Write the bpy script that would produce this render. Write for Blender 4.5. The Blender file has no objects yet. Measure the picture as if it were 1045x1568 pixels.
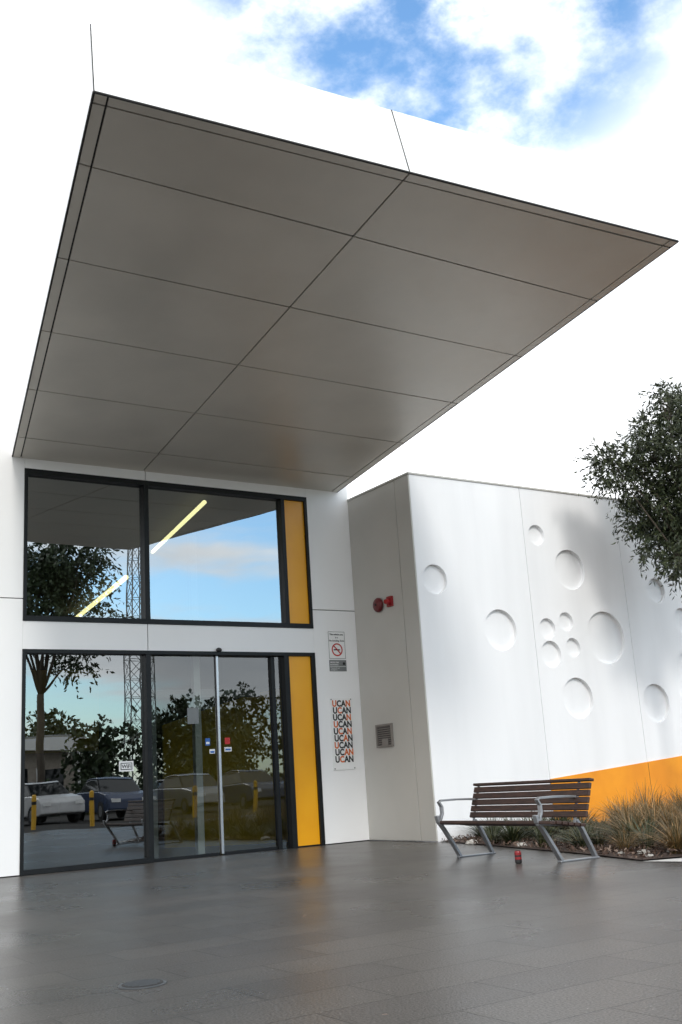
import bpy, bmesh, numpy as np, math, random
from mathutils import Matrix, Vector, Quaternion, noise
random.seed(7); rng=np.random.default_rng(11)
sc=bpy.context.scene
COL=bpy.context.collection
# ------------------------------------------------------------------ helpers
def link(o,parent=None):
    COL.objects.link(o)
    if parent is not None: o.parent=parent
    return o
def empty(name):
    return link(bpy.data.objects.new(name,None))
def mesh(name,verts,faces,mats,parent=None,smooth=False,mi=None):
    me=bpy.data.meshes.new(name); me.from_pydata([tuple(map(float,v)) for v in verts],[],faces)
    if not isinstance(mats,(list,tuple)): mats=[mats]
    for m in mats: me.materials.append(m)
    if mi is not None: me.polygons.foreach_set('material_index',mi)
    if smooth: me.polygons.foreach_set('use_smooth',[True]*len(me.polygons))
    me.update()
    return link(bpy.data.objects.new(name,me),parent)
BF=[(0,3,2,1),(4,5,6,7),(0,1,5,4),(1,2,6,5),(2,3,7,6),(3,0,4,7)]
def bv(x0,x1,y0,y1,z0,z1):
    return [(x0,y0,z0),(x1,y0,z0),(x1,y1,z0),(x0,y1,z0),(x0,y0,z1),(x1,y0,z1),(x1,y1,z1),(x0,y1,z1)]
def box(name,x0,x1,y0,y1,z0,z1,mat,parent=None,bevel=0):
    o=mesh(name,bv(x0,x1,y0,y1,z0,z1),BF,mat,parent)
    if bevel:
        b=o.modifiers.new('b','BEVEL'); b.width=bevel; b.segments=2
    return o
def tube_mesh(path,radii,seg=8,closed_caps=True,flat=None):
    P=[Vector(p) for p in path]; V=[];F=[]
    up=Vector((0,0,1)); prev=None
    for i,p in enumerate(P):
        d=(P[min(i+1,len(P)-1)]-P[max(i-1,0)]).normalized()
        if prev is None:
            a=d.cross(up)
            if a.length<.1: a=d.cross(Vector((1,0,0)))
            a.normalize()
        else:
            a=(prev-d*prev.dot(d)).normalized()
        prev=a; b=d.cross(a)
        r=radii[i] if hasattr(radii,'__len__') else radii
        ra,rb=(r,r) if flat is None else flat
        for k in range(seg):
            t=2*math.pi*k/seg
            V.append(p+a*math.cos(t)*ra+b*math.sin(t)*rb)
    for i in range(len(P)-1):
        for k in range(seg):
            k2=(k+1)%seg
            F.append((i*seg+k,i*seg+k2,(i+1)*seg+k2,(i+1)*seg+k))
    if closed_caps:
        F.append(tuple(range(seg))[::-1]); F.append(tuple(range((len(P)-1)*seg,len(P)*seg)))
    return V,F
def tube(name,path,radii,mat,parent=None,seg=8,flat=None,smooth=True):
    V,F=tube_mesh(path,radii,seg,True,flat)
    return mesh(name,V,F,mat,parent,smooth)
class Acc:
    def __init__(s): s.V=[];s.F=[];s.M=[]
    def add(s,V,F,m=0):
        n=len(s.V); s.V+= [tuple(v) for v in V]; s.F+=[tuple(i+n for i in f) for f in F]; s.M+=[m]*len(F)
    def box(s,*a,m=0): s.add(bv(*a),BF,m)
    def tube(s,path,r,seg=6,m=0): V,F=tube_mesh(path,r,seg); s.add(V,F,m)
    def obj(s,name,mats,parent=None,smooth=False): return mesh(name,s.V,s.F,mats,parent,smooth,s.M)
# ------------------------------------------------------------------ materials
def new(name):
    m=bpy.data.materials.new(name); m.use_nodes=True; return m,m.node_tree,m.node_tree.nodes['Principled BSDF']
def N(nt,t,**k):
    n=nt.nodes.new(t)
    for a,b in k.items(): setattr(n,a,b)
    return n
def mat(name,c1,c2=None,rough=.5,scale=4.,metal=0,bump=0,bscale=60,rvar=0,detail=5,stretch=None,spec=None,lo=.35,hi=.65):
    m,nt,p=new(name)
    p.inputs['Roughness'].default_value=rough; p.inputs['Metallic'].default_value=metal
    if spec is not None: p.inputs['Specular IOR Level'].default_value=spec
    c2=c2 or tuple(x*.85 for x in c1)
    tc=N(nt,'ShaderNodeTexCoord'); vec=tc.outputs['Object']
    if stretch:
        mp=N(nt,'ShaderNodeMapping'); mp.inputs['Scale'].default_value=stretch
        nt.links.new(vec,mp.inputs['Vector']); vec=mp.outputs[0]
    no=N(nt,'ShaderNodeTexNoise'); no.inputs['Scale'].default_value=scale; no.inputs['Detail'].default_value=detail
    nt.links.new(vec,no.inputs['Vector'])
    cr=N(nt,'ShaderNodeValToRGB'); cr.color_ramp.elements[0].position=lo; cr.color_ramp.elements[1].position=hi
    cr.color_ramp.elements[0].color=(*c2,1); cr.color_ramp.elements[1].color=(*c1,1)
    nt.links.new(no.outputs['Fac'],cr.inputs[0]); nt.links.new(cr.outputs[0],p.inputs['Base Color'])
    if rvar:
        mr=N(nt,'ShaderNodeMapRange'); mr.inputs[1].default_value=.3; mr.inputs[2].default_value=.7
        mr.inputs[3].default_value=rough-rvar; mr.inputs[4].default_value=rough+rvar
        nt.links.new(no.outputs['Fac'],mr.inputs[0]); nt.links.new(mr.outputs[0],p.inputs['Roughness'])
    if bump:
        n2=N(nt,'ShaderNodeTexNoise'); n2.inputs['Scale'].default_value=bscale; n2.inputs['Detail'].default_value=4
        nt.links.new(tc.outputs['Object'],n2.inputs['Vector'])
        b=N(nt,'ShaderNodeBump'); b.inputs['Strength'].default_value=bump; b.inputs['Distance'].default_value=.01
        nt.links.new(n2.outputs['Fac'],b.inputs['Height']); nt.links.new(b.outputs[0],p.inputs['Normal'])
    return m
M_white=mat('white_panel',(.89,.89,.885),(.86,.86,.855),.45,scale=.8,bump=.05,bscale=3)
M_wallw=mat('white_render',(.86,.865,.87),(.79,.795,.80),.6,scale=1.4,bump=.15,bscale=90,stretch=(1.6,1.6,.18),lo=.25,hi=.6)
M_side=mat('shade_grey_side_panel',(.54,.525,.485),(.49,.48,.44),.4,scale=.8,bump=.04,bscale=2)  # panel grey darkened so the colour carries the side face's shade
M_soff=mat('soffit_panel',(.68,.65,.59),(.61,.585,.53),.42,scale=1.1,metal=.25,bump=.06,bscale=1.3,rvar=.06)
M_dark=mat('dark_gap',(.02,.02,.02),None,.7)
M_frame=mat('black_aluminium',(.012,.013,.014),(.008,.009,.010),.4,metal=.2,spec=.3)
M_alu=mat('silver_aluminium',(.62,.63,.64),(.55,.56,.57),.32,metal=.9)
M_alud=mat('cast_aluminium',(.40,.41,.43),(.33,.34,.35),.45,metal=.8)
M_orange=mat('orange_panel',(.90,.42,.008),(.84,.37,.006),.3,scale=1.5)
M_orange2=mat('orange_wall',(.88,.33,.008),(.78,.27,.006),.6,scale=2,bump=.1)
M_red=mat('red_plastic',(.30,.012,.016),(.22,.008,.012),.35)
M_black=mat('black_paint',(.012,.012,.012),None,.4)
M_wood=mat('dark_timber',(.060,.027,.017),(.024,.011,.008),.5,scale=9,stretch=(8,1,8),bump=.15,bscale=40)
M_trunk=mat('bark',(.10,.08,.06),(.05,.04,.03),.9,scale=12,bump=.6,bscale=30,stretch=(1,1,.3))
M_mulch=mat('mulch',(.085,.05,.035),(.02,.013,.01),.95,scale=35,bump=1,bscale=60)
M_conc=mat('light_concrete',(.5,.49,.47),(.42,.41,.39),.85,scale=8,bump=.2,bscale=120)
M_asph=mat('asphalt',(.055,.053,.050),(.036,.035,.034),.95,scale=20,bump=.4,bscale=150,spec=.1)
M_rock=mat('pale_rock',(.6,.58,.54),(.4,.38,.34),.9,scale=14,bump=.5,bscale=40)
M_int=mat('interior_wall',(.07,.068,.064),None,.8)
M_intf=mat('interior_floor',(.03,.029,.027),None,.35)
M_inty=mat('interior_yellow',(.66,.47,.04),(.6,.41,.035),.6)
M_grey=mat('grey_plaque',(.20,.21,.21),(.16,.17,.17),.4)
M_col=mat('column_paint',(.6,.61,.6),None,.5)
M_signw=mat('sign_white',(.86,.86,.85),(.83,.83,.82),.4)
M_signr=mat('sign_red',(.55,.02,.02),None,.5)
M_signo=mat('sign_orange',(.75,.16,.03),None,.5)
M_signb=mat('sign_blue',(.03,.15,.5),None,.5)
M_rubber=mat('rubber',(.02,.02,.02),None,.8)
M_yel=mat('yellow_paint',(.75,.42,.03),None,.5)
M_brick=mat('pale_brick',(.45,.40,.34),(.36,.31,.26),.85,scale=6)
def leafmat(name,a,b,c):
    m,nt,p=new(name); p.inputs['Roughness'].default_value=.55
    g=N(nt,'ShaderNodeNewGeometry'); cr=N(nt,'ShaderNodeValToRGB')
    e=cr.color_ramp.elements; e[0].color=(*a,1); e[1].color=(*c,1); k=cr.color_ramp.elements.new(.5); k.color=(*b,1)
    nt.links.new(g.outputs['Random Per Island'],cr.inputs[0]); nt.links.new(cr.outputs[0],p.inputs['Base Color'])
    return m
M_leaf=leafmat('tree_leaf',(.012,.020,.007),(.026,.039,.012),(.068,.080,.030))
M_leaf2=leafmat('dark_leaf',(.012,.028,.010),(.025,.045,.015),(.045,.07,.025))
M_grass=leafmat('ornamental_grass',(.035,.036,.010),(.13,.085,.028),(.38,.22,.085))
M_plant=leafmat('low_plant',(.012,.022,.007),(.028,.042,.012),(.09,.085,.03))
M_chip=leafmat('bark_chip',(.03,.018,.012),(.09,.05,.035),(.22,.15,.11))
def paving():
    m,nt,p=new('granite_paving'); p.inputs['Specular IOR Level'].default_value=.24
    tc=N(nt,'ShaderNodeTexCoord')
    br=N(nt,'ShaderNodeTexBrick'); br.offset=.5
    for k,v in (('Scale',1.),('Mortar Size',.005),('Mortar Smooth',.2),('Bias',0.),('Brick Width',.8),('Row Height',.4)): br.inputs[k].default_value=v
    br.inputs['Color1'].default_value=(.074,.068,.062,1); br.inputs['Color2'].default_value=(.060,.055,.051,1); br.inputs['Mortar'].default_value=(.032,.030,.028,1)
    nt.links.new(tc.outputs['Object'],br.inputs['Vector'])
    n1=N(nt,'ShaderNodeTexNoise'); n1.inputs['Scale'].default_value=.7; n1.inputs['Detail'].default_value=5
    n2=N(nt,'ShaderNodeTexNoise'); n2.inputs['Scale'].default_value=95; n2.inputs['Detail'].default_value=3
    for n in (n1,n2): nt.links.new(tc.outputs['Object'],n.inputs['Vector'])
    r2=N(nt,'ShaderNodeMapRange'); r2.inputs[1].default_value=.3; r2.inputs[2].default_value=.7; r2.inputs[3].default_value=.3; r2.inputs[4].default_value=1.8
    nt.links.new(n2.outputs['Fac'],r2.inputs[0])
    r1=N(nt,'ShaderNodeMapRange'); r1.inputs[1].default_value=.3; r1.inputs[2].default_value=.7; r1.inputs[3].default_value=.78; r1.inputs[4].default_value=1.22
    nt.links.new(n1.outputs['Fac'],r1.inputs[0])
    mu=N(nt,'ShaderNodeMath',operation='MULTIPLY'); nt.links.new(r1.outputs[0],mu.inputs[0]); nt.links.new(r2.outputs[0],mu.inputs[1])
    vo=N(nt,'ShaderNodeTexVoronoi'); vo.inputs['Scale'].default_value=28; nt.links.new(tc.outputs['Object'],vo.inputs['Vector'])
    sp=N(nt,'ShaderNodeMapRange'); sp.inputs[1].default_value=.13; sp.inputs[2].default_value=.05; sp.inputs[3].default_value=0; sp.inputs[4].default_value=1
    nt.links.new(vo.outputs['Distance'],sp.inputs[0])
    sx=N(nt,'ShaderNodeSeparateColor'); nt.links.new(vo.outputs['Color'],sx.inputs[0])
    gt=N(nt,'ShaderNodeMath',operation='GREATER_THAN'); gt.inputs[1].default_value=.92; nt.links.new(sx.outputs[0],gt.inputs[0])
    sm=N(nt,'ShaderNodeMath',operation='MULTIPLY'); nt.links.new(sp.outputs[0],sm.inputs[0]); nt.links.new(gt.outputs[0],sm.inputs[1])
    sc_=N(nt,'ShaderNodeVectorMath',operation='SCALE'); nt.links.new(br.outputs['Color'],sc_.inputs[0]); nt.links.new(mu.outputs[0],sc_.inputs['Scale'])
    mx=N(nt,'ShaderNodeMix',data_type='RGBA'); mx.inputs['B'].default_value=(.38,.36,.34,1)
    nt.links.new(sm.outputs[0],mx.inputs['Factor']); nt.links.new(sc_.outputs[0],mx.inputs['A'])
    nt.links.new(mx.outputs['Result'],p.inputs['Base Color'])
    rr=N(nt,'ShaderNodeMapRange'); rr.inputs[1].default_value=.3; rr.inputs[2].default_value=.7; rr.inputs[3].default_value=.24; rr.inputs[4].default_value=.38
    nt.links.new(n1.outputs['Fac'],rr.inputs[0]); nt.links.new(rr.outputs[0],p.inputs['Roughness'])
    b=N(nt,'ShaderNodeBump'); b.inputs['Strength'].default_value=.35; b.inputs['Distance'].default_value=.004
    ad=N(nt,'ShaderNodeMath',operation='SUBTRACT'); nt.links.new(n2.outputs['Fac'],ad.inputs[0]); nt.links.new(br.outputs['Fac'],ad.inputs[1])
    nt.links.new(ad.outputs[0],b.inputs['Height']); nt.links.new(b.outputs[0],p.inputs['Normal'])
    return m
M_pave=paving()
def glass(name,refl,tint):
    m,nt,p=new(name); nt.nodes.remove(p)
    out=[n for n in nt.nodes if n.type=='OUTPUT_MATERIAL'][0]
    tr=N(nt,'ShaderNodeBsdfTransparent'); tr.inputs[0].default_value=(*tint,1)
    gl=N(nt,'ShaderNodeBsdfGlossy'); gl.inputs['Roughness'].default_value=.0; gl.inputs['Color'].default_value=(.93,.98,1,1)
    fr=N(nt,'ShaderNodeFresnel'); fr.inputs['IOR'].default_value=1.5
    ma=N(nt,'ShaderNodeMath',operation='MULTIPLY_ADD'); ma.inputs[1].default_value=1.; ma.inputs[2].default_value=refl; ma.use_clamp=True
    nt.links.new(fr.outputs[0],ma.inputs[0])
    tc=N(nt,'ShaderNodeTexCoord'); no=N(nt,'ShaderNodeTexNoise'); no.inputs['Scale'].default_value=1.1; no.inputs['Detail'].default_value=1
    nt.links.new(tc.outputs['Object'],no.inputs['Vector'])
    b=N(nt,'ShaderNodeBump'); b.inputs['Strength'].default_value=.25; b.inputs['Distance'].default_value=.006
    nt.links.new(no.outputs['Fac'],b.inputs['Height']); nt.links.new(b.outputs[0],gl.inputs['Normal'])
    mx=N(nt,'ShaderNodeMixShader'); nt.links.new(ma.outputs[0],mx.inputs[0]); nt.links.new(tr.outputs[0],mx.inputs[1]); nt.links.new(gl.outputs[0],mx.inputs[2])
    nt.links.new(mx.outputs[0],out.inputs[0]); return m
M_glass=glass('window_glass',.34,(.38,.42,.42))
M_glassl=glass('lower_window_glass',.21,(.38,.42,.42))
M_glass2=glass('door_glass',.09,(.6,.64,.6))
M_cglass=mat('car_glass',(.01,.012,.014),None,.05)
M_tube,nt,p=new('fluorescent_tube'); p.inputs['Emission Color'].default_value=(1,.88,.42,1); p.inputs['Emission Strength'].default_value=4.0; p.inputs['Base Color'].default_value=(.9,.85,.6,1)
# ------------------------------------------------------------------ building
X1,X2,X3=1.708,4.352,5.139; ZT,ZW,ZD,ZJ=5.157,3.114,2.75,3.4025
DB,ZB=1.659,5.163; ZC=5.3123; AL=.0887; TOP=6.0
bld=empty('civic_building')
G=.006
def P(name,x0,x1,z0,z1,m=M_white,y0=-.03,y1=.0):
    return box(name,x0,x1,y0,y1,z0,z1,m,bld,bevel=.003)
box('wall_core_left',-9,0-.004,.0,.25,0,TOP,M_dark,bld); box('wall_core_right',X2+.004,X3,.0,.25,0,TOP,M_dark,bld)
box('wall_core_band',0,X2,.0,.22,ZD+.01,ZW-.01,M_dark,bld); box('wall_core_top',0,X2,.0,.22,ZT+.01,TOP,M_dark,bld)
for i,(a,b) in enumerate([(-9,-6),(-6,-3),(-3,0)]):
    P('panel_low',a+G,b-(G if b<0 else 0),0.012,ZJ-G); P('panel_high',a+G,b-(G if b<0 else 0),ZJ+G,TOP)
P('panel_low',X2,X3-G,0.012,ZJ-G); P('panel_high',X2,X3-G,ZJ+G,TOP)
P('band_a',0.001,X1-.002-G,ZD,ZW); P('band_b',X1-.002+G,X2-.001,ZD,ZW)
P('head_trim',0.001,X1-G,ZT,ZC+.3); P('head_trim_b',X1+G,X2-.001,ZT,ZC+.3)
def F(name,x0,x1,z0,z1,y0=-.045,y1=.10,m=M_frame): box(name,x0,x1,y0,y1,z0,z1,m,bld,bevel=.002)
FW=.07
F('frame',0,.045,ZW+FW,ZT-FW); F('frame',0,X2,ZT-FW,ZT); F('frame',0,X2,ZW,ZW+FW)
F('mullion',X1-.035,X1+.035,ZW+FW,ZT-FW); F('mullion',3.89,3.95,ZW+FW,ZT-FW); F('frame',X2-.045,X2,ZW+FW,ZT-FW)
F('orange_panel',3.95,X2-.045,ZW+FW,ZT-FW,-.005,.05,M_orange)
F('door_head',0,X2,ZD-.05,ZD); F('frame',0,.045,0,ZD-.05); F('frame',.045,X1-.04,0.003,.065); F('mullion',X1-.04,X1+.03,0,ZD-.05)
F('door_jamb',3.82,3.90,0,ZD-.05); F('frame',X2-.065,X2,0,ZD-.05)
F('door_jamb_inner',3.64,3.70,0,ZD-.05,.04,.12)
F('orange_panel',3.90,X2-.065,0.02,ZD-.05,-.005,.05,M_orange)
F('orange_panel_base',3.90,X2-.065,0.0,.02,-.012,.05)
def pane(name,x0,x1,z0,z1,y,m,tilt=0):
    mesh(name,[(x0,y,z0),(x1,y+tilt,z0),(x1,y+tilt,z1),(x0,y,z1)],[(0,1,2,3)],m,bld)
pane('window_pane',.045,X1-.035,ZW+FW,ZT-FW,.04,M_glass,.002)
pane('window_pane',X1+.035,3.89,ZW+FW,ZT-FW,.04,M_glass,-.004)
pane('window_pane',.045,X1-.04,.065,ZD-.05,.04,M_glassl,.003)
pane('sliding_door_glass',X1+.03,2.735,.04,ZD-.05,.06,M_glass2,-.002)
pane('sliding_door_glass',2.795,3.66,.04,ZD-.05,.085,M_glass2,.004)
pane('side_glass',3.70,3.82,.0,ZD-.05,.05,M_glass2)
F('door_stile',2.745,2.780,.02,ZD-.055,.02,.07,M_alu)
F('door_rail',X1+.03,2.73,.0,.04,.045,.075,M_frame); F('door_rail',2.79,3.66,.0,.04,.07,.1,M_frame)
bm=bmesh.new(); bmesh.ops.create_uvsphere(bm,u_segments=20,v_segments=12,radius=.04)
me=bpy.data.meshes.new('door_sensor'); bm.to_mesh(me); bm.free(); me.materials.append(M_black)
o=link(bpy.data.objects.new('door_sensor',me),bld); o.location=(2.76,-.055,ZD+.02); o.scale=(1.1,.8,.8)
a=Acc(); a.box(1.30,1.50,.030,.034,1.17,1.30,m=0); a.box(1.32,1.48,.027,.030,1.19,1.28,m=1); a.box(1.33,1.47,.024,.027,1.2,1.27,m=0)
a.box(2.56,2.63,.05,.055,1.46,1.56,m=2); a.box(2.87,2.95,.075,.08,1.47,1.56,m=3);a.box(2.86,2.97,.075,.08,1.37,1.43,m=0);a.box(2.62,2.70,.05,.055,1.35,1.41,m=0);a.box(2.57,2.62,.047,.05,1.48,1.51,m=0)
a.box(2.875,2.955,.072,.075,1.385,1.41,m=2); a.box(2.63,2.69,.047,.05,1.36,1.385,m=2)
a.box(2.3,2.47,.05,.055,1.76,1.98,m=4)
a.obj('door_stickers',[M_signw,M_black,M_signb,M_signr,M_grey],bld)
def text(name,s,x,y,z,size,m,parent,sx=1.,bold=0,align='LEFT'):
    cu=bpy.data.curves.new(name,'FONT'); cu.body=s; cu.size=size; cu.offset=bold; cu.align_x=align; cu.extrude=.0008; cu.resolution_u=3
    cu.materials.append(m); o=link(bpy.data.objects.new(name,cu),parent); o.location=(x,y,z); o.rotation_euler=(math.pi/2,0,0); o.scale=(sx,1,1); return o
text('wifi_text','WiFi',1.40,.0225,1.212,.068,M_black,bld,1,.001,'CENTER')
# interior
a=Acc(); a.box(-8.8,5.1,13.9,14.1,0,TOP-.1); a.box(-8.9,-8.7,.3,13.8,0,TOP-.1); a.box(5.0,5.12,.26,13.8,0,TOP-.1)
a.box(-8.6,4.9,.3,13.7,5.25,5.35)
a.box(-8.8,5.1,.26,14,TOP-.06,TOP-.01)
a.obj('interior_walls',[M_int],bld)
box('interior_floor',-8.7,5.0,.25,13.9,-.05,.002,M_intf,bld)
box('threshold',0,X2,-.0,.25,-.05,.003,M_frame,bld)
V=[];Fs=[];n=16
for k in range(n+1):
    u=k/n; x=3.25+1.7*u; y=1.5+1.6*(1-u)**2; zt_=1.95+.45*math.sin(u*1.6)
    V+=[(x,y,.002),(x,y,zt_),(x+.03,y+.12,zt_),(x+.03,y+.12,.002)]
for k in range(n):
    for j in range(3): Fs.append((4*k+j,4*k+4+j,4*k+5+j,4*k+1+j))
Fs.append((0,1,2,3))
mesh('interior_yellow_wall',V,Fs,M_inty,bld)
box('interior_yellow_bulkhead',1.0,3.2,6.0,6.2,1.7,3.2,M_inty,bld)
box('interior_column',2.62,2.72,.5,.6,0.002,4.6,M_col,bld)
box('interior_column',2.1,2.2,.9,1.0,0.002,2.7,M_grey,bld)
box('interior_transom',2.2,3.9,.9,.98,2.2,2.32,M_grey,bld)
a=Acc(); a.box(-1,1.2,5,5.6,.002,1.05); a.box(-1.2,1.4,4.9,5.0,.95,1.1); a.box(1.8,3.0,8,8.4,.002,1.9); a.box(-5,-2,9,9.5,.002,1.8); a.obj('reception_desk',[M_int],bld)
tube('ceiling_light',[(2.9,.55,5.1),(3.5,4.0,5.1)],.033,M_tube,bld); tube('ceiling_light',[(3.9,6.3,5.1),(4.65,11.7,5.1)],.05,M_tube,bld)
# ------------------------------------------------------------------ canopy
ca,sa=math.cos(AL),math.sin(AL)
def C(x,t,n=0):
    return Vector((x,-t*ca-n*sa,ZC+t*sa-n*ca))
Lf=lambda t:-.157-.1971*t
Mf=lambda t:1.6763-.0626*t
Rf=lambda t:4.9383-.0666*t
Ff=lambda x:7.0809+.0659*x
def corner(a,b,F0=7.0809): return (F0+.0659*a)/(1-.0659*b)
tl,tr=corner(-.157,-.1971),corner(4.9383,-.0666); tm=corner(1.6763,-.0626)
a=Acc()
lo=[C(Lf(0),.0),C(Rf(0),.0),C(Rf(tr),tr),C(Lf(tl),tl)]
def up(v,dz,dx,dy): return Vector((v.x+dx,v.y+dy,v.z+dz))
hi=[up(lo[0],.70,0.03,0),up(lo[1],.70,-.03,0),up(lo[2],.72,-.05,.18),up(lo[3],.72,.04,.18)]
a.add(lo+hi,[(0,1,2,3),(7,6,5,4),(3,2,6,7),(0,3,7,4),(1,5,6,2),(0,4,5,1)])
canopy=a.obj('canopy_fascia',[M_white],bld)
def lip(name,p,q,r=.009): tube(name,[p,q],r,M_dark,bld,seg=6)
for i in range(1,4): lip('canopy_lip',lo[i]+Vector((0,0,-.012)),lo[(i+1)%4]+Vector((0,0,-.012)),.011)
def fj(p,q): tube('fascia_joint',[p,q],.005,M_dark,bld,seg=5)
fj(lo[3],hi[3]); fj(lo[0]+Vector((0,-.01,0)),hi[0]+Vector((0,-.01,0)))
pm=C(Mf(tm),tm); fj(pm+Vector((0,-.003,0)),Vector((pm.x-.0,pm.y+.177,pm.z+.72)))
bk=[C(Lf(0)+.01,.0,.003),C(Rf(0)-.01,.0,.003),C(Rf(tr)-.02,tr-.02,.003),C(Lf(tl)+.02,tl-.02,.003)]
mesh('soffit_backing',bk,[(0,1,2,3)],M_dark,bld)
a=Acc(); g=.009; BW=.11
rows=[(lambda x:0.0+.0,lambda x:.6869)]
for k in range(4): rows.append((lambda x,k=k:.6869+1.3675*k,lambda x,k=k:.6869+1.3675*(k+1)))
rows.append((lambda x:.6869+1.3675*4,lambda x:Ff(x)-BW)); rows.append((lambda x:Ff(x)-BW,lambda x:Ff(x)))
cols=[(Lf,lambda t:Lf(t)+BW),(lambda t:Lf(t)+BW,Mf),(Mf,lambda t:Rf(t)-BW),(lambda t:Rf(t)-BW,Rf)]
def pt(cf,rf,dc,dr):
    t=3.0
    for _ in range(12): x=cf(t)+dc; t=rf(x)+dr
    return x,t
for r0,r1 in rows:
    for c0,c1 in cols:
        q=[pt(c0,r0,g,g),pt(c1,r0,-g,g),pt(c1,r1,-g,-g),pt(c0,r1,g,-g)]
        jit=rng.normal(0,.0015,4)
        a.add([C(x,t,.004) for x,t in q]+[C(x,t,.020+j) for (x,t),j in zip(q,jit)],BF[1:])
a.obj('soffit_panels',[M_soff],bld)
box('roof',-9,5.1,.25,14.1,TOP-.009,TOP+.03,M_grey,bld)
# ------------------------------------------------------------------ white block with dishes
XE=17.
wall=box('block_front_wall',X3+.0,XE,-DB,-DB+.3,0,ZB,M_wallw,bld)
cut=Acc()
circ=[(5.46,3.61,.22),(7.55,4.42,.165),(8.19,3.90,.325),(6.62,2.90,.31),(7.57,2.94,.165),(7.98,3.06,.15),(8.82,2.83,.42),(7.59,2.55,.205),(8.07,2.66,.15),(8.05,1.88,.315),(9.79,1.78,.31),(10.16,3.65,.21),(10.72,2.19,.43),(10.72,3.15,.22),(12.0,3.0,.4),(12.6,2.0,.25),(13.2,3.6,.3),(11.8,4.1,.2)]
for (x,z,r) in circ:
    n=64; V=[];Fs=[]
    for yy in (-DB-.1,-DB+.06):
        for k in range(n): V.append((x+r*math.cos(2*math.pi*k/n),yy,z+r*math.sin(2*math.pi*k/n)))
    for k in range(n): Fs.append((k,(k+1)%n,n+(k+1)%n,n+k))
    Fs.append(tuple(range(n))[::-1]); Fs.append(tuple(range(n,2*n)))
    cut.add(V,Fs)
co=cut.obj('cutter',[M_wallw]); 
cut2=Acc()
for x in (7.285,9.40,11.5,13.6): cut2.box(x-.005,x+.005,-DB-.1,-DB+.012,-.1,ZB+.1)
co2=cut2.obj('cutter2',[M_wallw])
for o in (co,co2):
    bm=bmesh.new(); bm.from_mesh(o.data); bmesh.ops.recalc_face_normals(bm,faces=bm.faces); bm.to_mesh(o.data); bm.free()
    md=wall.modifiers.new('bo','BOOLEAN'); md.object=o; md.operation='DIFFERENCE'; md.solver='EXACT'
bpy.context.view_layer.update()
dg=bpy.context.evaluated_depsgraph_get(); nm=bpy.data.meshes.new_from_object(wall.evaluated_get(dg))
wall.modifiers.clear(); wall.data=nm
for o in (co,co2): bpy.data.objects.remove(o)
box('block_body',X3+.02,XE,-DB+.301,14,0,ZB-.002,M_wallw,bld)
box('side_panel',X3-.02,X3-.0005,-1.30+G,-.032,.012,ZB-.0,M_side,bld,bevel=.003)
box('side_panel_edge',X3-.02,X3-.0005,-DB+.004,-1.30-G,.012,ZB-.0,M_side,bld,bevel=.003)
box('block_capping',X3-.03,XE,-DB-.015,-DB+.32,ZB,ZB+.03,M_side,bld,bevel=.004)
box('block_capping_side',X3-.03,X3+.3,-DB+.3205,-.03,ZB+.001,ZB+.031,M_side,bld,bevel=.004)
a=Acc(); x0,x1=7.29,XE; zt=lambda x:.71+.0736*(x-7.25)
V=[(x0,-DB-.012,0),(x1,-DB-.012,0),(x1,-DB-.012,zt(x1)),(x0,-DB-.012,zt(x0)),(x0,-DB+.01,0),(x1,-DB+.01,0),(x1,-DB+.01,zt(x1)),(x0,-DB+.01,zt(x0))]
a.add(V,[(0,1,2,3),(7,6,5,4),(3,2,6,7),(0,3,7,4),(1,5,6,2)]); a.obj('orange_plinth',[M_orange2],bld)
box('plinth_joint',9.397,9.403,-DB-.0135,-DB-.0115,0,.85,M_dark,bld)
# ------------------------------------------------------------------ wall items on side face
def disc(acc,cx,y,z,r,h,m=0,n=32,axis='x',r2=None):
    r2=r2 if r2 is not None else r
    V=[];
    for j,(rr,hh) in enumerate(((r,0),(r2,h))):
        for k in range(n):
            c,s=math.cos(2*math.pi*k/n),math.sin(2*math.pi*k/n)
            if axis=='x': V.append((cx-hh,y+rr*c,z+rr*s))
            elif axis=='y': V.append((cx+rr*c,y-hh,z+rr*s))
            else: V.append((cx+rr*c,y+rr*s,z+hh))
    Fs=[(k,(k+1)%n,n+(k+1)%n,n+k) for k in range(n)]+[tuple(range(n,2*n)),tuple(range(n))[::-1]]
    acc.add(V,Fs,m)
xs=X3-.0205
a=Acc(); disc(a,xs,-.72,3.38,.05,.02,1); disc(a,xs-.02,-.72,3.38,.108,.025,0); disc(a,xs-.045,-.72,3.38,.108,.02,0,r2=.09); disc(a,xs-.065,-.72,3.38,.09,.012,0,r2=.04); disc(a,xs-.077,-.72,3.38,.016,.01,1)
a.obj('alarm_bell',[mat('dark_red',(.13,.012,.015),None,.4),M_black])
a=Acc(); a.box(xs-.04,xs,-1.07,-.95,3.31,3.46,m=0); disc(a,xs-.04,-1.01,3.38,.052,.018,0); disc(a,xs-.058,-1.01,3.38,.046,.05,1,r2=.035)
a.obj('alarm_strobe',[M_red,mat('red_lens',(.36,.01,.018),None,.15)])
a=Acc(); y0,y1,z0,z1=-.83,-.42,1.31,1.64
a.box(xs-.03,xs,y0,y0+.03,z0,z1);a.box(xs-.03,xs,y1-.03,y1,z0,z1);a.box(xs-.03,xs,y0+.03,y1-.03,z0,z0+.03);a.box(xs-.03,xs,y0+.03,y1-.03,z1-.03,z1)
for k in range(9):
    z=z0+.045+k*.03; a.add([(xs-.025,y0+.03,z),(xs-.025,y1-.03,z),(xs-.004,y1-.03,z+.022),(xs-.004,y0+.03,z+.022)],[(0,1,2,3)])
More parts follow.
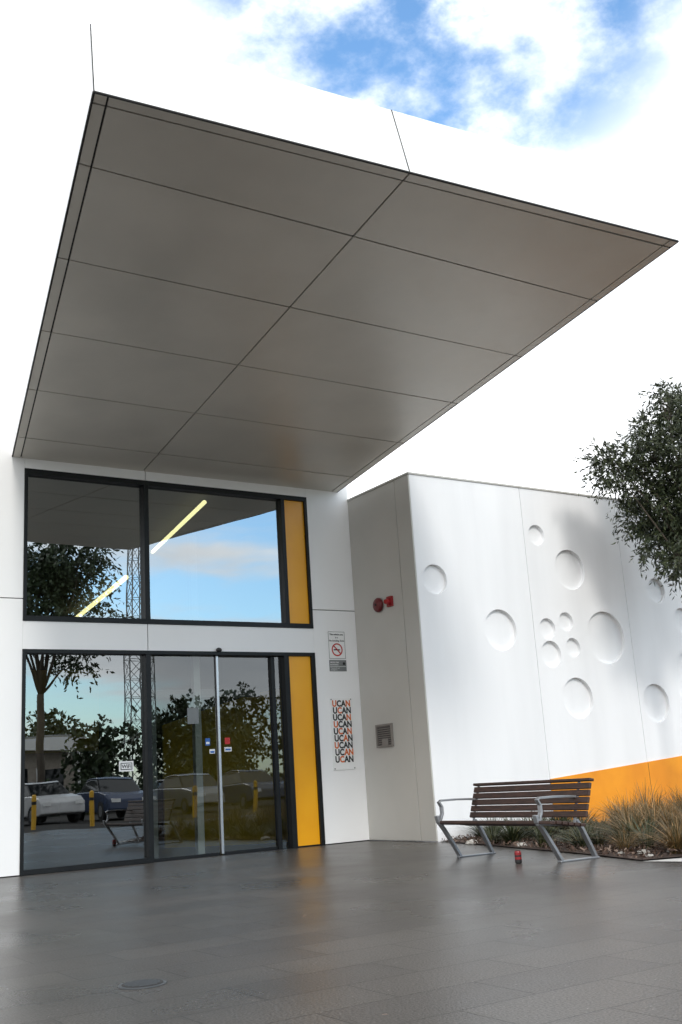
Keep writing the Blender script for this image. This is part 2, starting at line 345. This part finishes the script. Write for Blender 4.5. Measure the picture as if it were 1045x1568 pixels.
a.box(xs-.003,xs-.001,y0+.03,y1-.03,z0+.03,z1-.03,m=1)
a.box(xs-.035,xs-.026,y0+.1,y1-.16,z0+.02,z0+.12,m=0)
a.obj('wall_vent',[mat('vent_grey',(.23,.21,.19),None,.5),M_black])
# ------------------------------------------------------------------ signs
yf=-.0305
e=empty('no_smoking_sign')
box('board',4.60,4.905,yf-.006,yf-.0005,2.66,3.08,M_signw,e,bevel=.004)
a=Acc(); x0,x1,z0,z1=4.60,4.905,2.66,3.08; w=.005
for q in ((x0+.006,x1-.006,z0+.006,z0+.006+w),(x0+.006,x1-.006,z1-.006-w,z1-.006),(x0+.006,x0+.006+w,z0+.006+w,z1-.006-w),(x1-.006-w,x1-.006,z0+.006+w,z1-.006-w)):
    a.box(q[0],q[1],yf-.0075,yf-.0065,q[2],q[3],m=0)
a.box(4.69,4.80,yf-.0075,yf-.0065,2.79,2.808,m=0)
n=48; V=[];Fs=[]; cx,cz=4.752,2.80
for k in range(n):
    c,s=math.cos(2*math.pi*k/n),math.sin(2*math.pi*k/n); V+= [(cx+.098*c,yf-.0085,cz+.098*s),(cx+.078*c,yf-.0085,cz+.078*s)]
for k in range(n): Fs.append((2*k,2*k+1,(2*k+3)%(2*n),(2*k+2)%(2*n)))
a.add(V,Fs,1)
d=.082*.707; t=.007
a.add([(cx-d-t,yf-.0088,cz+d-t),(cx-d+t,yf-.0088,cz+d+t),(cx+d+t,yf-.0088,cz-d+t),(cx+d-t,yf-.0088,cz-d-t)],[(0,1,2,3)],1)
a.obj('symbol',[M_black,M_signr],e)
text('line_1','This vehicle area',4.752,yf-.0072,3.02,.036,M_black,e,1,.0008,'CENTER'); text('line_2','is a',4.752,yf-.0072,2.975,.036,M_black,e,1,.0008,'CENTER')
text('line_3','No Smoking Zone',4.752,yf-.0072,2.925,.036,M_black,e,1,.0008,'CENTER')
e=empty('notice_plaque')
box('board',4.60,4.905,yf-.006,yf-.0005,2.475,2.645,M_grey,e,bevel=.003)
text('line_1','SMOKE FREE',4.615,yf-.0072,2.60,.028,M_signw,e,1,.0003); text('line_2','ENTRANCE',4.615,yf-.0072,2.565,.028,M_signw,e,1,.0003)
box('line_3',4.61,4.895,yf-.0072,yf-.0062,2.545,2.55,M_signw,e); text('line_4','Thank you for not',4.615,yf-.0072,2.517,.022,M_signw,e); text('line_5','smoking here',4.615,yf-.0072,2.49,.022,M_signw,e)
a=Acc(); disc(a,4.86,yf-.006,2.59,.022,.0015,0,axis='y'); a.obj('roundel',[M_black],e)
e=empty('exhibition_sign')
box('board',4.565,4.95,yf-.016,yf-.003,1.03,2.075,M_signw,e,bevel=.002)
a=Acc()
for x in (4.585,4.93):
    for z in (1.05,2.055): disc(a,x,yf-.016,z,.010,.004,0,n=12,axis='y')
a.obj('fixings',[M_grey],e)
pats=['OKKO','KOKK','KKKO','OKKK','KOKO','KKOK','OKKK','KKOO','KOKK']
for r in range(9):
    z=1.952-r*.1015
    for c,ch in enumerate('UCAN'):
        xx=4.638+c*.080+(.006 if (r%2) else 0)
        text('letter',ch,xx,yf-.0175,z,.126,M_black if pats[r][c]=='K' else M_signo,e,.88,.0050,'CENTER')
# ------------------------------------------------------------------ ground
mesh('ground',[(-300,-300,-.012),(300,-300,-.012),(300,300,-.012),(-300,300,-.012)],[(0,1,2,3)],M_asph)
mesh('paving',[(-14,-17,0),(17,-17,0),(17,-.0,0),(-14,-.0,0)],[(0,1,2,3)],M_pave)
gb=[(5.16,-1.67),(4.78,-3.2),(4.20,-5.30),(3.82,-6.40),(8,-8.0),(17,-11.4),(17,-1.67)]
def inpoly(x,y,P):
    c=False;n=len(P)
    for i in range(n):
        x1,y1=P[i];x2,y2=P[(i+1)%n]
        if (y1>y)!=(y2>y) and x<(x2-x1)*(y-y1)/(y2-y1)+x1: c=not c
    return c
bmv=[(x,y,.012) for x,y in gb]
mesh('garden_bed',bmv,[tuple(range(len(gb)))],M_mulch)
def randrot(n):
    q=rng.normal(size=(n,4)); q/=np.linalg.norm(q,axis=1)[:,None]
    w,x,y,z=q.T
    return np.stack([np.stack([1-2*(y*y+z*z),2*(x*y-w*z),2*(x*z+w*y)],1),np.stack([2*(x*y+w*z),1-2*(x*x+z*z),2*(y*z-w*x)],1),np.stack([2*(x*z-w*y),2*(y*z+w*x),1-2*(x*x+y*y)],1)],1)
pts=[]
while len(pts)<14000:
    x=random.uniform(3.7,10);y=random.uniform(-8,-1.7)
    if inpoly(x,y,gb): pts.append((x,y,.014+random.random()*.05))
for _ in range(160):
    x=random.gauss(4.3,.5);y=random.uniform(-6.8,-2.5)
    pts.append((x,y,.006)) if not inpoly(x,y,gb) else None
for _ in range(60): pts.append((random.uniform(-4,4),random.uniform(-11,-1),.006))
pts=np.array(pts); R=randrot(len(pts)); q=np.array([(-.02,-.007,0),(.02,-.006,0),(.018,.007,0),(-.02,.006,0)])
q=q[None]*rng.uniform(.5,1.5,(len(pts),1,1))
v=np.einsum('nij,nkj->nki',R,q); v[14000:]*=.6; v[14000:,:,2]*=.15; v=v+pts[:,None,:]; v[:14000,:,2]=np.maximum(v[:14000,:,2],.013); v[:,:,2]=np.maximum(v[:,:,2],.003)
mesh('bark_mulch',v.reshape(-1,3),[(4*i,4*i+1,4*i+2,4*i+3) for i in range(len(pts))],M_chip)
mesh('footpath',[(3.76,-6.47,.006),(17,-11.5,.006),(17,-14.5,.006),(3.86,-6.86,.006)],[(0,3,2,1)],M_conc)
def rock(name,x,y,r):
    bm=bmesh.new(); bmesh.ops.create_icosphere(bm,subdivisions=3,radius=r)
    s=Vector((random.random()*9,random.random()*9,0))
    for vv in bm.verts:
        k=1+.35*noise.noise(vv.co*(1.6/r)+s); vv.co*=k; vv.co.z*=.5; vv.co.x*=1.2
    me=bpy.data.meshes.new(name); bm.to_mesh(me); bm.free(); me.materials.append(M_rock)
    o=link(bpy.data.objects.new(name,me)); o.location=(x,y,r*.3)
for (x,y,r) in [(4.35,-5.95,.06),(4.32,-5.70,.035),(4.6,-6.1,.05),(4.15,-6.2,.04),(4.95,-2.6,.07),(4.8,-3.7,.06),(5.6,-2.6,.09),(4.9,-6.3,.05)]: rock('garden_rock',x,y,r)
a=Acc(); disc(a,-1.83,-8.38,.001,.115,.005,0,n=40,axis='z'); disc(a,-1.83,-8.38,.0062,.098,.002,1,n=40,axis='z')
for k in range(-3,4):
    L=math.sqrt(.085**2-(k*.024)**2); a.box(-1.83-L,-1.83+L,-8.38+k*.024-.004,-8.38+k*.024+.004,.0084,.0105,m=0)
a.obj('drain_cover',[mat('cast_iron',(.13,.14,.15),None,.45,metal=.6),M_dark])
# ------------------------------------------------------------------ grasses
def tussocks(name,cent,nb,h,spread,width,m):
    VV=[];FF=[]
    for (cx,cy,s) in cent:
        wind=random.uniform(0,6.28)
        for _ in range(nb):
            th=random.uniform(0,2*math.pi); lean=abs(random.gauss(0,.55))*spread+.04; hh=h*s*random.uniform(.45,1.15)
            dx,dy=math.cos(th)+.35*math.cos(wind),math.sin(th)+.35*math.sin(wind); bx=cx+dx*random.uniform(0,.07);by=cy+dy*random.uniform(0,.07)
            n=len(VV); w=width*random.uniform(.6,1.3); px,py=-dy,dx; tw=random.uniform(-.6,.6)
            px,py=px*math.cos(tw)-py*math.sin(tw),px*math.sin(tw)+py*math.cos(tw)
            for j in range(5):
                u=j/4; out=lean*s*(u**1.7); z=.01+hh*(u-.42*min(lean*1.8,1.4)*u**2.6); ww=w*(1-u)**.6+.0006
                VV.append((bx+dx*out-px*ww,by+dy*out-py*ww,z)); VV.append((bx+dx*out+px*ww,by+dy*out+py*ww,z))
            for j in range(4): FF.append((n+2*j,n+2*j+1,n+2*j+3,n+2*j+2))
    return mesh(name,VV,FF,m)
c=[]
while len(c)<85:
    x=random.uniform(4.4,9.5);y=random.uniform(-7.8,-2.1)
    if inpoly(x,y,gb) and inpoly(x-.25,y,gb) and (x-4.9)*.55+(-y-3.6)*.5>.75: c.append((x,y,random.uniform(.55,1.15)*(1.0+.05*(x-5))))
tussocks('ornamental_grass',c,180,.48,.80,.0032,M_grass)
c=[]
while len(c)<70:
    x=random.uniform(4.6,6.9);y=random.uniform(-5.6,-1.95)
    if inpoly(x,y,gb) and inpoly(x-.16,y,gb): c.append((x,y,random.uniform(.6,1.25)))
tussocks('groundcover_plants',c,100,.29,.5,.006,M_plant)
# ------------------------------------------------------------------ bench
e=empty('park_bench')
F0=Vector((3.57,-4.08,0)); F1=Vector((3.50,-5.70,0)); Lb=(F1-F0).length
U=(F1-F0).normalized(); W=Vector((-U.y,U.x,0))
ZS=.90
def B(u,v,z): return F0+U*u+W*v*.93+Vector((0,0,z*ZS))
def plank(acc,u0,u1,v,z,wv,wz,tilt=0.,m=0):
    c,s=math.cos(tilt),math.sin(tilt); pts=[]
    for u in (u0,u1):
        for dv,dz in ((-wv/2,-wz/2),(wv/2,-wz/2),(wv/2,wz/2),(-wv/2,wz/2)):
            pts.append(B(u,v+dv*c-dz*s,z+dv*s+dz*c))
    acc.add(pts,[(0,1,2,3),(7,6,5,4),(0,4,5,1),(1,5,6,2),(2,6,7,3),(3,7,4,0)],m)
u0,u1=-.03,Lb+.20
a=Acc()
for k in range(6): plank(a,u0,u1,-.24+k*.08,.43-.012*k+ (0.0 if k else -.008),.066,.035,-.10)
seat=a.obj('seat',[M_wood],e); b=seat.modifiers.new('b','BEVEL'); b.width=.006; b.segments=2
a=Acc()
for k in range(5):
    s=k*.076; plank(a,u0,u1,.225+s*.30,.475+s*.95,.028,.066,-.30)
plank(a,u0-.01,u1+.01,.335,.825,.06,.03,-.2)
back=a.obj('backrest',[M_wood],e); b=back.modifiers.new('b','BEVEL'); b.width=.006; b.segments=2
def flatbar(name,pathvz,u,w=.045,t=.016):
    acc=Acc(); n=len(pathvz); pts=[]
    for i,(v,z) in enumerate(pathvz):
        a0=pathvz[max(i-1,0)];a1=pathvz[min(i+1,n-1)]
        d=Vector((a1[0]-a0[0],a1[1]-a0[1])).normalized(); nn=Vector((-d.y,d.x))*t/2
        for du,sg in ((-w/2,-1),(w/2,-1),(w/2,1),(-w/2,1)): pts.append(B(u+du,v+nn.x*sg,z+nn.y*sg))
    Fs=[]
    for i in range(n-1):
        for k in range(4): Fs.append((i*4+k,i*4+(k+1)%4,(i+1)*4+(k+1)%4,(i+1)*4+k))
    Fs+= [(3,2,1,0),tuple(range(n*4-4,n*4))]
    acc.add(pts,Fs); o=acc.obj(name,[M_alud],e); b=o.modifiers.new('b','BEVEL'); b.width=.004; b.segments=2; return o
for i,u in enumerate((.0,Lb)):
    flatbar('foot_skid',[(-.03,.0095),(.50,.0095)],u,.06,.018)
    flatbar('front_leg',[(.0,.015),(-.08,.15),(-.20,.34),(-.27,.43),(-.285,.50)],u,.06,.032)
    flatbar('rear_leg',[(.47,.015),(.42,.12),(.32,.32),(.25,.415)],u,.06,.032)
    flatbar('seat_rail',[(-.27,.405),(.0,.385),(.26,.36)],u,.04,.022)
    flatbar('back_bracket',[(.235,.37),(.25,.46),(.365,.82)],u,.035,.014)
    flatbar('armrest',[(-.25,.43),(-.21,.52),(-.21,.60),(-.245,.655),(-.21,.672),(0,.672),(.18,.665),(.30,.655)],u,.05,.024)
# ------------------------------------------------------------------ drink can
a=Acc(); prof=[(.026,.0),(.033,.008),(.033,.10),(.027,.116),(.025,.118)]
n=28
for j in range(len(prof)-1):
    (r0,z0),(r1,z1)=prof[j],prof[j+1]; V=[]
    for r,z in ((r0,z0),(r1,z1)):
        for k in range(n): V.append((3.28+r*math.cos(2*math.pi*k/n),-5.34+r*math.sin(2*math.pi*k/n),z+.001))
    a.add(V,[(k,(k+1)%n,n+(k+1)%n,n+k) for k in range(n)],1 if j in (0,3) else 0)
a.add([(3.28+.025*math.cos(2*math.pi*k/n),-5.34+.025*math.sin(2*math.pi*k/n),.114) for k in range(n)],[tuple(range(n))],1)
for z,hh in ((.008,.03),(.062,.016)): 
    V=[(3.28+.0334*math.cos(2*math.pi*k/n),-5.34+.0334*math.sin(2*math.pi*k/n),z+h) for h in (0,hh) for k in range(n)]
    a.add(V,[(k,(k+1)%n,n+(k+1)%n,n+k) for k in range(n)],1)
a.obj('drink_can',[M_red,M_black],None,True)
# ------------------------------------------------------------------ trees
def leaves(lobes,dens,ll,lw,nl=14,twig=.22):
    VS=[]
    for (x,y,z,r,rz) in lobes:
        n=max(6,int(dens*r*r))
        d=rng.normal(size=(n,3)); d/=np.linalg.norm(d,axis=1)[:,None]
        rad=rng.uniform(.1,1.0,n)**.5
        c=d*rad[:,None]*np.array([r,r,rz])+np.array([x,y,z])+rng.normal(0,.07*r,(n,3))
        out=d+np.array([0,0,-.2])+rng.normal(0,.5,(n,3)); out/=np.linalg.norm(out,axis=1)[:,None]
        L=twig*rng.uniform(.3,1.6,n)
        for k in range(nl):
            s=(k/nl)
            p=c+out*(L*s)[:,None]; p[:,2]-=.25*L*s*s
            dd=out*.8+rng.normal(0,.55,(n,3))+np.array([0,0,-.25]); dd/=np.linalg.norm(dd,axis=1)[:,None]
            sd=np.cross(dd,rng.normal(size=(n,3))); sd/=np.linalg.norm(sd,axis=1)[:,None]
            l=ll*rng.uniform(.6,1.2,n)[:,None]; w=lw*rng.uniform(.7,1.3,n)[:,None]
            VS.append(np.stack([p,p+dd*l*.5+sd*w,p+dd*l,p+dd*l*.5-sd*w],1))
    v=np.concatenate(VS); return v.reshape(-1,3)
def fol(name,v,lm,e):
    n=len(v)//4
    me=bpy.data.meshes.new(name); me.vertices.add(len(v)); me.vertices.foreach_set('co',v.astype(np.float32).ravel())
    me.loops.add(n*4); me.loops.foreach_set('vertex_index',np.arange(n*4,dtype=np.int32)); me.polygons.add(n)
    me.polygons.foreach_set('loop_start',np.arange(0,n*4,4,dtype=np.int32)); me.polygons.foreach_set('loop_total',np.full(n,4,dtype=np.int32))
    me.materials.append(lm); me.update(calc_edges=True); link(bpy.data.objects.new(name,me),e)
def tree(name,base,height,lobes,dens,ll,lw,trunk_r,lm,nl=14,twig=.22,lean=(0,0)):
    e=empty(name); bx,by=base
    zc=min(l[2] for l in lobes)
    fork=Vector((bx+lean[0]*.5,by+lean[1]*.5,zc*.75))
    acc=Acc(); P=[Vector((bx,by,-.02)),Vector((bx+.03,by,zc*.3)),fork]
    acc.tube(P,[trunk_r*1.25,trunk_r,trunk_r*.8],10)
    for (x,y,z,r,rz) in lobes:
        t=Vector((x,y,z)); h_=Vector((random.uniform(-.15,.15),random.uniform(-.15,.15),.15))*(t-fork).length*.5
        m1=fork.lerp(t,.35)+h_; m2=fork.lerp(t,.7)+h_*.7
        acc.tube([fork-Vector((0,0,.05)),m1,m2,t],[trunk_r*.42,trunk_r*.26,trunk_r*.14,trunk_r*.05],6)
        for _ in range(6):
            q=t+Vector((random.uniform(-1,1)*r*.7,random.uniform(-1,1)*r*.7,random.uniform(-1,1)*rz*.7)); acc.tube([m2.lerp(t,.5),q.lerp(m2,.4)+h_*.1,q],[trunk_r*.09,trunk_r*.05,trunk_r*.02],4)
    acc.obj('trunk_and_limbs',[M_trunk],e,True)
    fol('foliage',leaves(lobes,dens,ll,lw,nl,twig),lm,e)
    return e
KS=1.07
tc0=Vector((9.14,-3.25,0)); rv=Vector((.8345,-.551,0)); dv=Vector((.551,.8345,0))
spec=[(-.97,4.95,.26),(-1.09,5.16,.13),(-.74,5.12,.25),(-.60,5.30,.13),(-.28,5.64,.25),(-.12,5.2,.40),(-.64,4.72,.25),(-.60,4.28,.26),(-.24,4.38,.42),(-.48,3.86,.22),(-.38,3.56,.13),(.5,5.6,.5),(.4,4.4,.65),(.85,5.0,.65),(.0,3.78,.36),(-.20,5.92,.13),(.2,5.95,.28),(-.04,4.9,.45),(.3,3.95,.45),(-.10,6.05,.11),(-.15,3.55,.22)]
lob=[]
for k,(dr,z,r) in enumerate(spec):
    p=tc0+rv*dr*KS+dv*random.uniform(-.5,.25)*(1 if dr>-.9 else .4); lob.append((p.x,p.y,.886+(z-.886)*KS,r*KS,r*KS*.95))
tree('garden_tree',(9.4,-3.45),6.9,lob,1250,.10,.0120,.06,M_leaf,nl=12,twig=.25)
def bigtree(name,x,y,h,r,seed,lm=M_leaf2,dens=9,ll=.42,lw=.14,tr=.018,lowz=.42,nl_=9):
    random.seed(seed); L=[]
    for k in range(13):
        th=random.uniform(0,6.28); rr=random.uniform(0,.65)*r; zz=h*random.uniform(lowz,.88); L.append((x+rr*math.cos(th),y+rr*math.sin(th),zz,r*random.uniform(.25,.45),r*random.uniform(.2,.34)))
    tree(name,(x,y),h,L,dens,ll,lw,tr*h,lm,nl=nl_,twig=.8)
bigtree('gum_tree',9.6,-30,12.6,3.4,3,dens=90,ll=.26,lw=.05,tr=.012,lowz=.5,nl_=8)
for i,(x,y,h,r) in enumerate([(2,-58,8,4.5),(11,-60,6.0,4.5),(19,-56,6.5,4.5),(27,-55,7,5),(34,-62,8,5.5),(43,-60,8,5),(-12,-62,9,5),(53,-58,9,5),(60,-60,9,5),(17.5,-44,4.4,2.6),(25,-46,4.8,3.),(32,-47,4.6,3)]): bigtree('street_tree',x,y,h,r,20+i,dens=16,ll=.4,lw=.11,lowz=.3)
hl=[(x,-41-random.random(),random.uniform(.5,1.3),1.1,.7) for x in np.arange(-8,52,1.1)]
e=empty('hedge'); fol('foliage',leaves(hl,40,.28,.09,8,.4),M_leaf2,e)
# ------------------------------------------------------------------ things across the car park (seen in the glass)
def car(name,x,y,rot,paint):
    e=empty(name); T=Matrix.Translation((x,y,0))@Matrix.Rotation(rot,4,'Z')
    def ext(prof,w,ws,m,nm,zt=1.0):
        V=[];n=len(prof)
        for s in (-1,1):
            for (a,z) in prof: V.append(T@Vector((a,s*(w if z<=zt else ws),z)))
        Fs=[(k,(k+1)%n,n+(k+1)%n,n+k) for k in range(n)]+[tuple(range(n))[::-1],tuple(range(n,2*n))]
        o=mesh(nm,V,Fs,m,e); b=o.modifiers.new('b','BEVEL'); b.width=.05; b.segments=3; return o
    ext([(-2.2,.35),(-2.25,.65),(-2.15,.92),(-1.5,1.0),(1.2,1.0),(1.9,.9),(2.2,.72),(2.22,.35),(1.85,.28),(-1.8,.28)],.87,.87,paint,'body')
    ext([(-1.5,.98),(-1.0,1.42),(-.3,1.5),(.5,1.46),(1.2,.98)],.82,.66,M_cglass,'windows')
    ext([(-1.05,1.43),(-.3,1.51),(.52,1.47),(.3,1.53),(-.3,1.55),(-.9,1.5)],.65,.65,paint,'roof')
    a=Acc()
    for wx in (-1.35,1.4):
        for s in (-1,1):
            V=[];n=24
            for yy in (s*.70,s*.885):
                for k in range(n): V.append((wx+.32*math.cos(2*math.pi*k/n),yy,.32+.32*math.sin(2*math.pi*k/n)))
            a.add([T@Vector(v) for v in V],[(k,(k+1)%n,n+(k+1)%n,n+k) for k in range(n)]+[tuple(range(n))[::-1],tuple(range(n,2*n))],0)
            V=[(wx+.18*math.cos(2*math.pi*k/12),s*.89,.32+.18*math.sin(2*math.pi*k/12)) for k in range(12)]; a.add([T@Vector(v) for v in V],[tuple(range(12))],1)
    a.obj('wheels',[M_rubber,M_alu],e)
    a=Acc()
    for s in (-.62,.62):
        a.add([T@Vector(v) for v in bv(2.1,2.235,s-.16,s+.16,.62,.76)],BF,0); a.add([T@Vector(v) for v in bv(-2.26,-2.1,s-.14,s+.14,.68,.86)],BF,1)
    a.obj('lamps',[M_signw,M_signr],e)
cp=[mat('car_silver',(.35,.36,.38),None,.3,metal=.5),mat('car_white',(.6,.6,.6),None,.3),mat('car_blue',(.04,.06,.12),None,.25),mat('car_red',(.2,.025,.025),None,.25)]
for i,(x,y,r,c_) in enumerate([(8.6,-27,1.45,1),(11.6,-27.3,1.6,2),(14.6,-27,1.55,0),(17.8,-27.2,1.6,2),(21,-27,1.5,3),(5.2,-27,1.6,0),(24,-27,1.6,1),(10,-38,.05,2),(19,-38,.0,1)]): car('parked_car',x,y,r,cp[c_])
for (x,y) in [(6.3,-20),(8.2,-20),(11.6,-20),(14.3,-20),(17.5,-20)]:
    a=Acc(); a.tube([(x,y,-.02),(x,y,.9),(x,y,1.0),(x,y,1.03)],[.075,.075,.07,.03],16,m=0); a.tube([(x,y,.72),(x,y,.82)],[.078,.078],16,m=1); a.obj('bollard',[M_yel,M_black])
a=Acc(); tx,ty,th=26.,-60.,21.
def leg(z,sx,sy): w=.8*(1-z/th)+.3*(z/th); return Vector((tx+sx*w,ty+sy*w,z))
for sx,sy in ((-1,-1),(1,-1),(1,1),(-1,1)): a.tube([leg(-.02,sx,sy),leg(th,sx,sy)],[.055,.045],5)
cs=[(-1,-1),(1,-1),(1,1),(-1,1)]
for k in range(14):
    z0,z1=k*th/14,(k+1)*th/14
    for i in range(4):
        A,Bc=cs[i],cs[(i+1)%4]; a.tube([leg(z0,*A),leg(z1,*Bc)],[.022]*2,4); a.tube([leg(z0,*Bc),leg(z1,*A)],[.022]*2,4); a.tube([leg(z1,*A),leg(z1,*Bc)],[.022]*2,4)
a.obj('lattice_tower',[M_grey])
e=empty('shop_building'); bx0,bx1,by=6,18,-50.
box('walls',bx0,bx1,by-8,by,0,3.6,M_brick,e); box('fascia',bx0-.4,bx1+.4,by-8.4,by+.9,3.6,4.3,M_signw,e); box('roof',bx0,bx1,by-8,by,4.301,4.5,M_grey,e)
a=Acc(); 
for k in range(5): a.box(bx0+.6+k*2.25,bx0+2.3+k*2.25,by+.001,by+.05,.1 if k%2 else .9,2.7,m=0); a.box(bx0+.55+k*2.25,bx0+.6+k*2.25,by+.001,by+.09,.1,2.75,m=1)
a.obj('windows',[M_cglass,M_signw],e)
a=Acc()
for k in range(4): a.tube([(bx0+k*4,by+.8,0),(bx0+k*4,by+.8,3.6)],[.08,.08],8)
a.obj('verandah_posts',[M_signw],e)
# ------------------------------------------------------------------ world
S=Vector((-.22,-.76,.58)).normalized()
w=bpy.data.worlds.new('World'); sc.world=w; w.use_nodes=True; nt=w.node_tree; nt.nodes.clear()
out=N(nt,'ShaderNodeOutputWorld'); bg=N(nt,'ShaderNodeBackground'); bg.inputs[1].default_value=.13
sky=N(nt,'ShaderNodeTexSky'); sky.sky_type='NISHITA'; sky.sun_disc=False; sky.sun_elevation=math.asin(S.z); sky.sun_rotation=math.atan2(S.x,S.y)
tc=N(nt,'ShaderNodeTexCoord'); G_=tc.outputs['Generated']
def dotmask(v,a0,a1):
    d=N(nt,'ShaderNodeVectorMath',operation='DOT_PRODUCT'); d.inputs[1].default_value=v; nt.links.new(G_,d.inputs[0])
    m=N(nt,'ShaderNodeMapRange',interpolation_type='SMOOTHSTEP'); m.inputs[1].default_value=a0; m.inputs[2].default_value=a1; nt.links.new(d.outputs['Value'],m.inputs[0]); return m.outputs[0]
def nz(scale,vs,lo_,hi_,detail=5,rough=.55,off=(0,0,0)):
    mp=N(nt,'ShaderNodeMapping'); mp.inputs['Scale'].default_value=vs; mp.inputs['Location'].default_value=off; nt.links.new(G_,mp.inputs['Vector'])
    n=N(nt,'ShaderNodeTexNoise'); n.inputs['Scale'].default_value=scale; n.inputs['Detail'].default_value=detail; n.inputs['Roughness'].default_value=rough; nt.links.new(mp.outputs[0],n.inputs['Vector'])
    m=N(nt,'ShaderNodeMapRange',interpolation_type='SMOOTHSTEP'); m.inputs[1].default_value=lo_; m.inputs[2].default_value=hi_; nt.links.new(n.outputs['Fac'],m.inputs[0]); return m.outputs[0]
def mul(a_,b_,op='MULTIPLY'):
    n=N(nt,'ShaderNodeMath',operation=op); n.use_clamp=True; nt.links.new(a_,n.inputs[0]); nt.links.new(b_,n.inputs[1]); return n.outputs[0]
v1=Vector((.495,.540,.681)).normalized()
b1=mul(dotmask(tuple(v1),.964,.988),nz(9,(1,1,1.5),.28,.64,6,.6))
b2=mul(dotmask((.38,-.90,.20),.84,.94),nz(2.4,(1,1,4.5),.45,.60))
bl=mul(b1,b2,'MAXIMUM')
cl=nz(3,(1,1,3),.3,.7); cm=N(nt,'ShaderNodeMix',data_type='RGBA'); cm.inputs['A'].default_value=(10.0,10.6,11.3,1); cm.inputs['B'].default_value=(16,16,16,1); nt.links.new(cl,cm.inputs['Factor'])
sb=N(nt,'ShaderNodeMix',data_type='RGBA',blend_type='MULTIPLY'); sb.inputs['Factor'].default_value=1; sb.inputs['B'].default_value=(1.7,2.25,2.5,1); nt.links.new(sky.outputs[0],sb.inputs['A'])
mx=N(nt,'ShaderNodeMix',data_type='RGBA'); nt.links.new(bl,mx.inputs['Factor']); nt.links.new(cm.outputs['Result'],mx.inputs['A']); nt.links.new(sb.outputs['Result'],mx.inputs['B'])
nt.links.new(mx.outputs['Result'],bg.inputs[0]); nt.links.new(bg.outputs[0],out.inputs[0])
sl=bpy.data.lights.new('sun','SUN'); sl.energy=1.5; sl.angle=math.radians(10); sl.color=(1,.96,.90)
so=link(bpy.data.objects.new('sun',sl)); so.rotation_euler=S.to_track_quat('Z','Y').to_euler(); so.location=(10,-20,30)
# ------------------------------------------------------------------ camera
cam=bpy.data.cameras.new('camera'); cam.sensor_fit='VERTICAL'; cam.sensor_height=36; cam.lens=36*1615.36/1568; cam.clip_end=1500; cam.clip_start=.05
co=link(bpy.data.objects.new('camera',cam)); 
R=Matrix.Rotation(-.5835,3,'Z')@Matrix.Rotation(math.pi/2+.2484,3,'X')@Matrix.Rotation(-.0634,3,'Z')
co.matrix_world=Matrix.Translation((-3.9042,-13.4958,.886))@R.to_4x4(); sc.camera=co
sc.view_settings.view_transform='Standard'; sc.view_settings.look='None'; sc.view_settings.exposure=0
